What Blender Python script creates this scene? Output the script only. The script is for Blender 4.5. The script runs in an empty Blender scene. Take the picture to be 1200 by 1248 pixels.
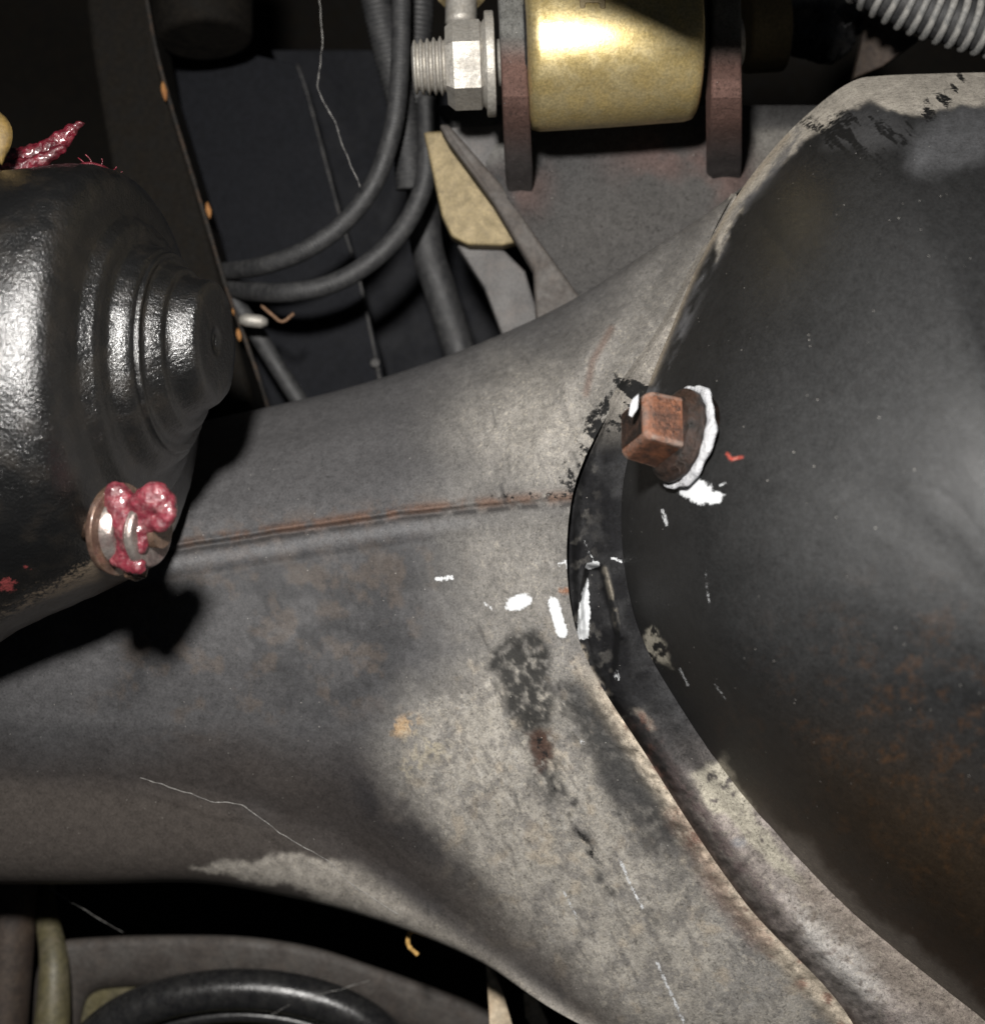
import bpy, bmesh, math, random
import numpy as np
from mathutils import Vector, Matrix
random.seed(4); RS = np.random.RandomState(11)
scene = bpy.context.scene
scene.unit_settings.scale_length = 0.025      # 1 unit = 2.5 cm
C = scene.collection
DIST = 16.0

# ------------------------------------------------------------------ camera, world, light
cam = bpy.data.cameras.new("camera"); camo = bpy.data.objects.new("camera", cam); C.objects.link(camo)
camo.location = (0, -DIST, 0); camo.rotation_euler = (math.radians(90), 0, 0)
cam.sensor_fit = 'HORIZONTAL'; cam.sensor_width = 36; cam.lens = 36*DIST/12.0
cam.clip_start = 0.1; cam.clip_end = 400
cam.dof.use_dof = True; cam.dof.focus_distance = DIST-0.6; cam.dof.aperture_fstop = 0.27
scene.camera = camo
world = bpy.data.worlds.new("World"); scene.world = world; world.use_nodes = True
bg = world.node_tree.nodes['Background']; bg.inputs[0].default_value = (0.75, 0.85, 1, 1); bg.inputs[1].default_value = 0.016
scene.view_settings.view_transform = 'Standard'; scene.view_settings.look = 'None'
scene.view_settings.exposure = 0; scene.view_settings.gamma = 1
def flash(name, loc, target, size, power, col=(1, .97, .93)):
    l = bpy.data.lights.new(name, 'AREA'); l.shape = 'DISK'; l.size = size; l.energy = power; l.color = col
    o = bpy.data.objects.new(name, l); C.objects.link(o); o.location = loc
    o.rotation_euler = (Vector(target)-Vector(loc)).to_track_quat('-Z', 'Y').to_euler()
flash('camera_flash', (-1.7, -DIST-0.2, 5.0), (0.6, 0, -0.4), 1.5, 6100)

# ------------------------------------------------------------------ helpers
def P(px, py, d=0.0):
    f = (DIST + d/100.0)/DIST
    return Vector(((px-600)/100.0*f, d/100.0, (624-py)/100.0*f))
def PN(px, py, d):
    f = (DIST + d/100.0)/DIST
    return np.stack([(px-600)/100.0*f, d/100.0, (624-py)/100.0*f], -1)

_T = RS.rand(8, 256, 256)
def vnoise(x, y, seed=0):
    t = _T[seed % 8]
    xi = np.floor(x).astype(int); yi = np.floor(y).astype(int)
    fx = x-xi; fy = y-yi; fx = fx*fx*(3-2*fx); fy = fy*fy*(3-2*fy)
    o = seed*37
    a = t[(xi+o) & 255, yi & 255]; b = t[(xi+1+o) & 255, yi & 255]
    c = t[(xi+o) & 255, (yi+1) & 255]; d = t[(xi+1+o) & 255, (yi+1) & 255]
    return (a*(1-fx)+b*fx)*(1-fy)+(c*(1-fx)+d*fx)*fy
def fbm(x, y, s, octv=4, seed=0):
    r = 0; a = 1; tot = 0
    x = x/s; y = y/s
    for i in range(octv):
        r = r+a*vnoise(x*2**i+13.7*i, y*2**i+7.1*i, seed+i); tot += a; a *= .55
    return r/tot
def ss(a, b, x):
    t = np.clip((x-a)/(b-a), 0, 1); return t*t*(3-2*t)
def blob(x, y, cx, cy, rx, ry, rot=0, soft=.5):
    r = math.radians(rot); dx = x-cx; dy = y-cy
    u = (dx*math.cos(r)+dy*math.sin(r))/rx; v = (-dx*math.sin(r)+dy*math.cos(r))/ry
    return 1-ss(1-soft, 1+soft, np.sqrt(u*u+v*v))
def sdist(x, y, pts):
    best = np.full(np.shape(x), 1e9); side = np.zeros(np.shape(x))
    for (x0, y0), (x1, y1) in zip(pts[:-1], pts[1:]):
        dx, dy = x1-x0, y1-y0; L = dx*dx+dy*dy
        t = np.clip(((x-x0)*dx+(y-y0)*dy)/L, 0, 1)
        d = np.hypot(x-x0-t*dx, y-y0-t*dy); cr = (dx*(y-y0)-dy*(x-x0))
        m = d < best; best = np.where(m, d, best); side = np.where(m, np.sign(cr), side)
    return best, side
def stroke(x, y, pts, w, soft=.5):
    d, _ = sdist(x, y, pts); return 1-ss(w*(1-soft), w*(1+soft), d)
def inpoly(x, y, pts, soft=6):
    ins = np.zeros(np.shape(x), bool); n = len(pts)
    for i in range(n):
        x0, y0 = pts[i]; x1, y1 = pts[(i+1) % n]
        if y0 == y1: continue
        c = ((y0 > y) != (y1 > y)) & (x < (x1-x0)*(y-y0)/(y1-y0)+x0); ins ^= c
    d, _ = sdist(x, y, pts+[pts[0]])
    return ss(-soft, soft, np.where(ins, d, -d))
def mix(a, b, m):
    m = np.clip(m, 0, 1)[..., None] if np.ndim(m) else m
    return a*(1-m)+np.array(b)*m
def catmull(pts, t):
    """pts (n,k), t in 0..n-1"""
    pts = np.asarray(pts, float); n = len(pts)
    t = np.clip(t, 0, n-1-1e-9); i = np.floor(t).astype(int); f = (t-i)[:, None]
    g = lambda j: pts[np.clip(j, 0, n-1)]
    p0 = np.where((i == 0)[:, None], 2*pts[0]-pts[1], g(i-1)); p1 = g(i); p2 = g(i+1)
    p3 = np.where((i >= n-2)[:, None], 2*pts[-1]-pts[-2], g(i+2))
    return .5*((2*p1)+(-p0+p2)*f+(2*p0-5*p1+4*p2-p3)*f*f+(-p0+3*p1-3*p2+p3)*f**3)
def resample(pts, step):
    n = len(pts); tt = np.linspace(0, n-1, n*30); c = catmull(pts, tt)
    L = np.concatenate([[0], np.cumsum(np.linalg.norm(np.diff(c, axis=0), axis=1))])
    m = max(2, int(L[-1]/step)); return np.stack([np.interp(np.linspace(0, L[-1], m), L, c[:, k]) for k in range(c.shape[1])], -1)

def rootloc(o):
    v = Vector((0, 0, 0))
    while o is not None: v = v+o.location; o = o.parent
    return v
def mesh(name, verts, faces, mat, parent=None, smooth=True, attrs=None):
    off = rootloc(parent) if parent is not None else Vector((0, 0, 0))
    me = bpy.data.meshes.new(name)
    if parent is None:
        a = np.asarray(verts, float); off = Vector(((a[:, 0].min()+a[:, 0].max())/2, (a[:, 1].min()+a[:, 1].max())/2, a[:, 2].min()))
    V = np.asarray(verts, float)-np.array(off)
    if isinstance(faces, np.ndarray):
        me.vertices.add(len(V)); me.vertices.foreach_set('co', V.ravel())
        me.loops.add(faces.size); me.loops.foreach_set('vertex_index', faces.ravel().astype(np.int32))
        me.polygons.add(len(faces)); me.polygons.foreach_set('loop_start', np.arange(0, faces.size, 4, dtype=np.int32))
        me.update(calc_edges=True); me.validate()
    else:
        me.from_pydata([tuple(v) for v in V], [], faces); me.validate()
    if attrs:
        for k, a in attrs.items():
            at = me.attributes.new(k, 'FLOAT_COLOR', 'POINT')
            b = np.ones((len(V), 4), np.float32); b[:, :3] = a.reshape(-1, 3); at.data.foreach_set('color', b.ravel())
    me.materials.append(mat)
    if smooth: me.polygons.foreach_set('use_smooth', [True]*len(me.polygons))
    me.update()
    o = bpy.data.objects.new(name, me); C.objects.link(o)
    if parent is not None: o.parent = parent
    else: o.location = off
    return o
def finish(o, bevel=0, seg=2, ang=35):
    if bevel:
        b = o.modifiers.new('bevel', 'BEVEL'); b.width = bevel; b.segments = seg; b.limit_method = 'ANGLE'; b.angle_limit = math.radians(ang)
    return o
def thing(name, label, cat, loc, group=None):
    o = bpy.data.objects.new(name, None); C.objects.link(o); o.location = loc; o.empty_display_size = .2
    tag(o, label, cat, group); return o
def tag(o, label, cat, group=None):
    o['label'] = label; o['category'] = cat
    if group: o['group'] = group
    return o
def grid_faces(nv, nu, closed_u=False):
    a = np.arange(nv*nu).reshape(nv, nu)
    if closed_u: a = np.concatenate([a, a[:, :1]], 1)
    return np.stack([a[:-1, :-1], a[:-1, 1:], a[1:, 1:], a[1:, :-1]], -1).reshape(-1, 4)
def tube(name, pts, r, mat, parent=None, n=12, step=6, rib=0, pitch=10, rfun=None, jit=0):
    """pts = (px,py,d); r in px"""
    c = resample(pts, step); W = PN(c[:, 0], c[:, 1], c[:, 2]); m = len(W)
    T = np.gradient(W, axis=0); T /= np.linalg.norm(T, axis=1)[:, None]
    nrm = np.zeros((m, 3)); v = np.array([0, -1, 0.01]); 
    for i in range(m):
        v = v-T[i]*v.dot(T[i]); v = v/np.linalg.norm(v); nrm[i] = v
    B = np.cross(T, nrm)
    a = np.linspace(0, 2*math.pi, n, endpoint=False)
    s = np.arange(m)*step
    rr = np.full(m, r/100.0)*(1+rib*np.cos(2*math.pi*s/pitch))
    if rfun is not None: rr = rr*rfun(np.linspace(0, 1, m))
    if jit: rr = rr*(1+jit*(RS.rand(m)-.5))
    V = W[:, None]+rr[:, None, None]*(np.cos(a)[None, :, None]*nrm[:, None]+np.sin(a)[None, :, None]*B[:, None])
    V = V.reshape(-1, 3); F = [tuple(f) for f in grid_faces(m, n, True)]
    F += [tuple(range(n-1, -1, -1)), tuple((m-1)*n+k for k in range(n))]
    return mesh(name, V, F, mat, parent)
def rings(name, R, axis, mat, parent=None, n=96, wob=0, flat=None, cap=True, smooth=True, rot=0):
    """R: list of (world centre, radius units); axis world vector"""
    ax = Vector(axis).normalized(); up = Vector((0, 0, 1)); h = up.cross(ax).normalized(); u = ax.cross(h).normalized()
    V = []
    for k, (c, r) in enumerate(R):
        c = Vector(c)
        for j in range(n):
            t = 2*math.pi*j/n+rot; w = 1+(wob*(math.sin(3*t+k)+math.sin(5*t+2.1*k))*.5 if wob else 0)
            V.append(c+(h*math.cos(t)+u*math.sin(t))*r*w)
    F = [tuple(int(q) for q in f) for f in grid_faces(len(R), n, True)]
    if cap: F += [tuple(range(n-1, -1, -1)), tuple((len(R)-1)*n+k for k in range(n))]
    return mesh(name, V, F, mat, parent, smooth)
def cyl(name, c0, c1, r0, r1, mat, parent=None, n=48, bevel=0, smooth=False, rot=0):
    c0 = Vector(c0); c1 = Vector(c1); o = rings(name, [(c0, r0), (c1, r1)], c1-c0, mat, parent, n, smooth=smooth, rot=rot)
    if n > 12: o.data.polygons.foreach_set('use_smooth', [len(p.vertices) == 4 for p in o.data.polygons])
    if bevel: finish(o, bevel, 3)
    return o
def prism(name, poly, d, th, mat, parent=None, bevel=.03, dfun=None):
    """polygon in picture px at depth d (number or function), extruded straight back by th units"""
    n = len(poly); F0 = [P(x, y, d if dfun is None else dfun(x, y)) for x, y in poly]
    V = F0+[v+Vector((0, th, 0)) for v in F0]
    F = [tuple(range(n-1, -1, -1)), tuple(range(n, 2*n))]+[(i, (i+1) % n, (i+1) % n+n, i+n) for i in range(n)]
    o = mesh(name, V, F, mat, parent, smooth=False)
    bm = bmesh.new(); bm.from_mesh(o.data); bmesh.ops.recalc_face_normals(bm, faces=bm.faces[:]); bm.to_mesh(o.data); bm.free()
    return finish(o, bevel, 3)

# ------------------------------------------------------------------ materials
class NT:
    def __init__(s, name):
        s.m = bpy.data.materials.new(name); s.m.use_nodes = True; s.t = s.m.node_tree; s.b = s.t.nodes['Principled BSDF']
        s.co = s.n('ShaderNodeTexCoord').outputs['Object']
    def n(s, k, **kw):
        x = s.t.nodes.new(k)
        for a, v in kw.items(): setattr(x, a, v)
        return x
    def l(s, a, b): s.t.links.new(a, b)
    def noise(s, sc, det=4, rough=.6, dist=0, co=None):
        x = s.n('ShaderNodeTexNoise'); x.inputs['Scale'].default_value = sc; x.inputs['Detail'].default_value = det
        x.inputs['Roughness'].default_value = rough; x.inputs['Distortion'].default_value = dist; s.l(co or s.co, x.inputs['Vector']); return x.outputs['Fac']
    def vor(s, sc, feat='F1'):
        x = s.n('ShaderNodeTexVoronoi'); x.inputs['Scale'].default_value = sc; s.l(s.co, x.inputs['Vector']); return x
    def mr(s, v, a, b, c=0, d=1, smooth=True):
        x = s.n('ShaderNodeMapRange'); x.interpolation_type = 'SMOOTHSTEP' if smooth else 'LINEAR'
        s.set(x.inputs[0], v)
        for i, q in zip((1, 2, 3, 4), (a, b, c, d)): x.inputs[i].default_value = q
        return x.outputs[0]
    def set(s, i, v):
        if isinstance(v, (int, float)): i.default_value = v
        elif isinstance(v, (tuple, list)): i.default_value = tuple(v)+((1,) if len(v) == 3 else ())
        else: s.l(v, i)
    def math(s, op, a, b=0):
        x = s.n('ShaderNodeMath', operation=op); s.set(x.inputs[0], a); s.set(x.inputs[1], b); return x.outputs[0]
    def mixc(s, f, a, b, mode='MIX'):
        x = s.n('ShaderNodeMix', data_type='RGBA', blend_type=mode); s.set(x.inputs[0], f); s.set(x.inputs[6], a); s.set(x.inputs[7], b); return x.outputs[2]
    def bump(s, h, st=.5, dist=.05, prev=None):
        x = s.n('ShaderNodeBump'); x.inputs['Strength'].default_value = st; x.inputs['Distance'].default_value = dist
        s.l(h, x.inputs['Height'])
        if prev is not None: s.l(prev, x.inputs['Normal'])
        return x.outputs[0]
    def out(s, col, rough, nrm=None, metal=0, coat=0, spec=.5):
        s.set(s.b.inputs['Base Color'], col); s.set(s.b.inputs['Roughness'], rough); s.set(s.b.inputs['Metallic'], metal)
        s.set(s.b.inputs['Coat Weight'], coat); s.b.inputs['Coat Roughness'].default_value = .15; s.set(s.b.inputs['Specular IOR Level'], spec)
        if nrm is not None: s.l(nrm, s.b.inputs['Normal'])
        return s.m

def mat_painted():
    """base colour from the dirt map stored on the vertices, edges of paint sharpened by fine noise"""
    s = NT('grimy_steel'); a = s.n('ShaderNodeAttribute', attribute_name='col'); k = s.n('ShaderNodeAttribute', attribute_name='msk')
    sep = s.n('ShaderNodeSeparateColor'); s.l(k.outputs['Color'], sep.inputs[0])
    n1 = s.noise(9, 6, .7); n2 = s.noise(38, 5, .75); n3 = s.noise(3, 5, .65, .6); n4 = s.noise(80, 3, .7)
    v = s.math('ADD', s.mr(n1, .35, .65, -.12, .12), s.mr(n2, .35, .65, -.2, .2)); v = s.math('ADD', v, s.mr(n3, .3, .7, -.06, .06)); v = s.math('ADD', v, s.mr(n4, .3, .7, .84, 1.18))
    col = s.mixc(1, a.outputs['Color'], v, 'MULTIPLY')
    pit = s.mr(s.noise(24, 8, .8, .4), .555, .62)
    col = s.mixc(s.math('MULTIPLY', pit, .5), col, (.02, .018, .017))
    sc_ = s.n('ShaderNodeSeparateColor'); s.l(a.outputs['Color'], sc_.inputs[0]); dusty = s.mr(sc_.outputs[0], .10, .22)
    col = s.mixc(s.math('MULTIPLY', s.math('MULTIPLY', s.mr(s.noise(20, 7, .75, .4), .54, .60), dusty), .42), col, (.44, .40, .33))
    col = s.mixc(s.math('MULTIPLY', s.math('MULTIPLY', s.mr(s.noise(13, 9, .8, .8), .555, .61), dusty), .5), col, (.05, .046, .042))
    black = s.mr(s.math('ADD', sep.outputs[1], s.mr(s.noise(14, 7, .75), .25, .75, -.42, .42)), .34, .66)
    col = s.mixc(black, col, (.0095, .0095, .0095))
    dots = s.vor(13); dd = s.mr(dots.outputs['Distance'], .055, .10, 1, 0)
    pick = s.n('ShaderNodeSeparateColor'); s.l(dots.outputs['Color'], pick.inputs[0])
    dd = s.math('MULTIPLY', dd, s.mr(pick.outputs[0], .88, .90)); col = s.mixc(s.math('MULTIPLY', dd, .75), col, (.42, .40, .37))
    white = s.mr(s.math('ADD', sep.outputs[0], s.mr(s.noise(20, 8, .85), .3, .7, -.42, .42)), .44, .62)
    col = s.mixc(white, col, (.60, .615, .63))
    rough = s.math('ADD', s.mr(sep.outputs[2], 0, 1, .80, .50), s.mr(n2, .3, .7, -.07, .07))
    h = s.math('ADD', s.math('MULTIPLY', n1, .8), s.math('MULTIPLY', n2, .45)); h = s.math('ADD', h, s.math('MULTIPLY', white, .3)); h = s.math('SUBTRACT', h, s.math('MULTIPLY', pit, .3))
    st = s.mr(sep.outputs[2], 0, 1, .55, .10); b = s.n('ShaderNodeBump'); b.inputs['Distance'].default_value = .035; s.l(st, b.inputs['Strength']); s.l(h, b.inputs['Height'])
    return s.out(col, rough, b.outputs[0], spec=s.mr(sep.outputs[2], 0, 1, .12, .24))
def mat_simple(name, c, c2=None, rough=.5, metal=0, bs=20, bst=.3, dust=0, dustc=(.22, .19, .16), coat=0, spec=.5, ds=4, bd=.03):
    s = NT(name); n1 = s.noise(ds, 6, .65, .3); n2 = s.noise(bs, 5, .7)
    col = s.mixc(s.mr(n1, .35, .65), c, c2 or tuple(x*.6 for x in c))
    col = s.mixc(1, col, s.mr(n2, .3, .7, .75, 1.25), 'MULTIPLY')
    if dust: col = s.mixc(s.math('MULTIPLY', s.mr(s.noise(ds*2.3, 7, .75), .45, .68), dust), col, dustc)
    return s.out(col, s.math('ADD', rough, s.mr(n1, .3, .7, -.08, .1)), s.bump(s.math('ADD', n2, s.math('MULTIPLY', n1, .6)), bst, bd), metal, coat, spec)
def mat_plug():
    s = NT('rusty_plug_steel'); n1 = s.noise(6, 6, .7); n2 = s.noise(26, 5, .75)
    col = s.mixc(s.mr(n1, .38, .62), (.21, .085, .045), (.085, .042, .028)); col = s.mixc(1, col, s.mr(n2, .3, .7, .6, 1.35), 'MULTIPLY')
    col = s.mixc(s.mr(s.noise(11, 7, .8, .5), .54, .62), col, (.022, .016, .014))
    bv = s.n('ShaderNodeBevel', samples=6); bv.inputs['Radius'].default_value = .07; g = s.n('ShaderNodeNewGeometry')
    v = s.n('ShaderNodeVectorMath', operation='DOT_PRODUCT'); s.l(bv.outputs[0], v.inputs[0]); s.l(g.outputs['Normal'], v.inputs[1])
    e = s.math('MULTIPLY', s.mr(v.outputs['Value'], .9995, .975, 0, 1), s.mr(n1, .35, .6, .3, 1))
    col = s.mixc(s.math('MULTIPLY', e, .8), col, (.42, .33, .28))
    return s.out(col, s.mr(n1, .3, .7, .35, .55), s.bump(s.math('ADD', n2, n1), .8, .03), .25)
def mat_cast():
    s = NT('wet_black_cast_iron'); n1 = s.noise(30, 3, .6); n2 = s.noise(12, 3, .6); n3 = s.noise(3, 4, .6)
    h = s.math('ADD', n1, s.math('MULTIPLY', n2, .8)); h = s.math('ADD', h, s.math('MULTIPLY', s.noise(70, 2, .6), .55))
    col = s.mixc(s.mr(n3, .45, .7), (.006, .006, .006), (.012, .010, .008))
    col = s.mixc(s.mr(s.noise(20, 6, .8), .66, .72), col, (.12, .09, .07))
    a = s.n('ShaderNodeAttribute', attribute_name='worn'); sp_ = s.n('ShaderNodeSeparateColor'); s.l(a.outputs['Color'], sp_.inputs[0])
    g_ = s.mr(s.noise(9, 7, .8), .3, .7, -.45, .45)
    col = s.mixc(s.math('MULTIPLY', s.mr(s.math('ADD', sp_.outputs[0], g_), .5, .75), .85), col, (.26, .20, .14))
    col = s.mixc(s.mr(s.math('ADD', sp_.outputs[1], g_), .45, .65), col, (.30, .06, .06))
    nb = s.bump(h, 1, .0095); s.l(nb, s.b.inputs['Coat Normal']); r = s.out(col, s.mr(n3, .3, .7, .29, .39), nb, 0, .8, 1.0); s.b.inputs['Coat Roughness'].default_value = .16; return r

M = dict(
 paint=mat_painted(), cast=mat_cast(),
 gold=mat_simple('yellow_zinc_plating', (.62, .48, .21), (.52, .43, .23), .40, .75, 30, .10, .22, (.20, .15, .09)),
 golddull=mat_simple('dull_yellow_zinc', (.22, .17, .085), (.19, .15, .08), .6, .25, 30, .2, .2, (.08, .065, .05)),
 zinc=mat_simple('dull_zinc_plating', (.44, .42, .38), (.33, .31, .28), .52, .5, 26, .3, .5, (.34, .31, .26)),
 redox=mat_simple('red_oxide_steel', (.15, .085, .07), (.09, .065, .06), .8, 0, 22, .5, .45, (.24, .18, .16)),
 plate=mat_simple('grey_dusty_plate', (.105, .10, .097), (.08, .077, .076), .7, 0, 30, .25, .35, (.15, .125, .11), ds=1.4),
 rubber=mat_simple('dusty_black_rubber', (.018, .0183, .0195), (.028, .028, .029), .6, 0, 30, .2, .3, (.09, .088, .085)),
 gloss=mat_simple('shiny_black_rubber', (.014, .014, .015), (.02, .02, .02), .27, 0, 14, .18, .2, (.07, .065, .06)),
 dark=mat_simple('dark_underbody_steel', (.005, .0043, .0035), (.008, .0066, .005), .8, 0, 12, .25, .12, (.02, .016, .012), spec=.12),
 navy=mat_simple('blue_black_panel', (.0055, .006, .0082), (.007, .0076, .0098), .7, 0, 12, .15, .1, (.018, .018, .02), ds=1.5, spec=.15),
 edge=mat_simple('worn_panel_edge', (.03, .03, .031), (.014, .014, .015), .6, 0, 14, .5, .4, (.11, .10, .09)),
 rusty=mat_simple('rusted_edge', (.014, .011, .008), (.008, .007, .006), .8, 0, 12, .5, .35, (.12, .06, .025), ds=1.6),
 plug=mat_plug(),
 plugdark=mat_simple('blackened_rusty_steel', (.012, .011, .010), (.05, .028, .020), .38, .3, 18, 1, .7, (.012, .011, .011), ds=5),
 white=mat_simple('white_marker_paint', (.60, .61, .63), (.50, .51, .54), .55, 0, 16, 1, .6, (.30, .29, .28), ds=7, bd=.05),
 red=mat_simple('red_grease', (.15, .010, .022), (.05, .006, .010), .3, 0, 12, .5, .25, (.30, .14, .13), coat=.7, ds=5, bd=.06),
 redfresh=mat_simple('pink_red_grease', (.19, .028, .042), (.09, .012, .02), .25, 0, 9, .5, .3, (.36, .22, .21), coat=.8, ds=5, bd=.06),
 greased=mat_simple('greased_brown_steel', (.20, .13, .09), (.10, .06, .045), .25, .5, 14, .4, .3, (.3, .2, .17), coat=.6),
 silver=mat_simple('greased_bright_steel', (.40, .36, .33), (.22, .17, .16), .28, .7, 18, .3, .2, (.3, .1, .1), coat=.4),
 leaf=mat_simple('dry_yellow_leaf', (.20, .13, .035), (.13, .085, .03), .6, 0, 12, .4, .3, (.12, .08, .03)),
 curl=mat_simple('ochre_sprig', (.55, .33, .10), (.4, .24, .07), .7, 0, 12, .4),
 cream=mat_simple('pale_dry_leaf', (.62, .52, .38), (.45, .36, .25), .7, 0, 10, .5, .3, (.3, .2, .12)),
 web=mat_simple('dusty_cobweb', (.34, .33, .31), (.15, .145, .14), .7, 0, 20, .2),
 khaki=mat_simple('khaki_coated_steel', (.12, .105, .055), (.075, .068, .04), .5, 0, 10, .3, .4, (.20, .17, .12), ds=2),
 brown=mat_simple('brown_dusty_steel', (.05, .035, .026), (.03, .022, .018), .65, 0, 12, .3, .4, (.10, .075, .055), ds=2),
 rimgrey=mat_simple('dusty_spring_seat_steel', (.075, .068, .062), (.05, .042, .037), .7, 0, 16, .3, .4, (.11, .09, .075), ds=2),
 olive=mat_simple('olive_film', (.07, .065, .02), (.045, .042, .015), .45, 0, 8, .3, .3, (.12, .10, .04), ds=2),
 ribbed=mat_simple('dusty_ribbed_conduit', (.16, .16, .155), (.30, .29, .27), .65, 0, 24, .5, .5, (.03, .032, .036), ds=5),
)

# ------------------------------------------------------------------ setting
def setting(o): o['kind'] = 'structure'; return o
g = np.linspace(-40, 40, 60); X, Z = np.meshgrid(g, g)
V = np.stack([X, 15+.5*np.sin(X*.5)+.4*np.sin(Z*.8+X*.2), Z], -1).reshape(-1, 3)
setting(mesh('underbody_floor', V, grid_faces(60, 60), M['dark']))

# ------------------------------------------------------------------ axle housing
axle = thing('axle_housing', 'large grimy grey steel axle housing flaring out from the left into a black domed cover', 'axle', P(600, 900, 150))
ST = {  # rails, left to right: (px, py, depth)
 'Z': [(-150, 850, 620), (100, 850, 620), (250, 840, 620), (400, 830, 620), (520, 820, 620), (640, 800, 600), (800, 800, 520), (1000, 800, 400)],
 'A': [(-150, 660, 520), (100, 620, 520), (265, 580, 520), (430, 540, 520), (570, 490, 500), (720, 430, 450), (830, 360, 380), (930, 290, 280)],
 'B': [(-150, 595, 330), (100, 545, 330), (260, 511, 330), (420, 474, 325), (560, 428, 300), (690, 370, 260), (800, 300, 190), (897, 236, 70)],
 'B1': [(-150, 628, 215), (100, 585, 215), (258, 550, 213), (413, 515, 205), (548, 474, 190), (672, 418, 160), (765, 368, 110), (832, 358, 30)],
 'B2': [(-150, 668, 150), (100, 630, 150), (255, 600, 148), (402, 570, 140), (530, 538, 120), (625, 500, 92), (700, 470, 50), (762, 468, 12)],
 'C': [(-150, 718, 112), (100, 684, 112), (250, 660, 110), (390, 639, 100), (500, 623, 82), (580, 615, 58), (645, 609, 28), (697, 606, 8)],
 'D': [(-150, 810, 98), (100, 800, 98), (250, 792, 96), (390, 786, 86), (490, 782, 66), (572, 780, 42), (645, 775, 16), (703, 772, 2)],
 'D2': [(-150, 868, 110), (100, 866, 110), (245, 868, 108), (365, 878, 98), (470, 895, 78), (580, 912, 48), (695, 925, 18), (790, 925, 2)],
 'D3': [(-150, 897, 122), (100, 894, 122), (243, 906, 121), (345, 931, 116), (448, 975, 102), (570, 1035, 72), (750, 1095, 36), (906, 1098, 8)],
 'E': [(-150, 945, 158), (100, 945, 158), (240, 958, 156), (335, 985, 150), (440, 1030, 145), (565, 1118, 115), (760, 1248, 70), (1040, 1250, 10)],
 'F': [(-150, 1076, 250), (100, 1076, 250), (240, 1075, 248), (345, 1092, 235), (450, 1119, 205), (578, 1168, 165), (712, 1240, 115), (1080, 1420, 60)],
 'G': [(-150, 1010, 560), (100, 1010, 560), (240, 1010, 560), (345, 1020, 540), (450, 1040, 510), (575, 1070, 470), (730, 1120, 420), (1080, 1300, 300)],
}
rails = ['Z', 'A', 'B', 'B1', 'B2', 'C', 'D', 'D2', 'D3', 'E', 'F', 'G', 'Z']
nu, nv = 470, 520
G = np.array([catmull(ST[r], np.linspace(0, 7, nu)) for r in rails])          # rails x nu x 3
vis = np.concatenate([np.linspace(0, 1.6, 20, endpoint=False), np.linspace(1.6, 10.4, nv-40, endpoint=False), np.linspace(10.4, 12, 20)])
S = np.stack([catmull(G[:, i, :], vis) for i in range(nu)], 1)                 # nv x nu x 3
X, Y, D = S[..., 0], S[..., 1], S[..., 2]
seam = [(-160, 720), (100, 684), (250, 660), (390, 639), (500, 623), (580, 615), (645, 609), (700, 606)]
SP = [(897, 236), (850, 322), (808, 400), (762, 468), (727, 535), (701, 600), (695, 680), (703, 772), (733, 845), (790, 925), (845, 1010), (906, 1098), (968, 1172), (1040, 1250), (1150, 1380)]
front = (vis[:, None]*np.ones(nu)) ; front = ((front > 1.7) & (front < 10.3)).astype(float)
def shell_relief(x, y):
    d, sd = sdist(x, y+3*(fbm(x, y, 30, 3, 2)-.5), seam); fade = 1-.5*ss(560, 690, x)
    sg = d*sd   # positive below
    r = (-5*np.exp(-((sg+2)/3.2)**2)+5*np.exp(-((sg-5)/4.)**2)-3.2*np.exp(-((sg-20)/13.)**2)+2.5*np.exp(-((sg-40)/7.)**2))*fade
    ds, _ = sdist(x, y, SP)
    up = ss(620, 480, y)
    r += up*(9*np.exp(-((ds-32)/13.)**2)-6*np.exp(-((ds-62)/14.)**2))          # pressed bead near the mouth of the flare
    low = ss(800, 880, y)
    r += low*(-2-22*fbm(x, y, 13, 4, 3))*np.exp(-((ds-6)/13.)**2)                 # ragged bead of old sealer along the joint
    r += 12*(fbm(x, y, 160, 3, 1)-.5)+1.3*(fbm(x, y, 34, 4, 4)-.5)+1.0*(fbm(x, y, 9, 3, 5)-.5)
    r += 6*blob(x, y, 655, 850, 45, 80, -10, .6)+5*blob(x, y, 420, 760, 60, 80, 0, .8)-5*blob(x, y, 500, 900, 60, 45, 0, .7)
    return r
D = D+shell_relief(X, Y)*front
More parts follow.
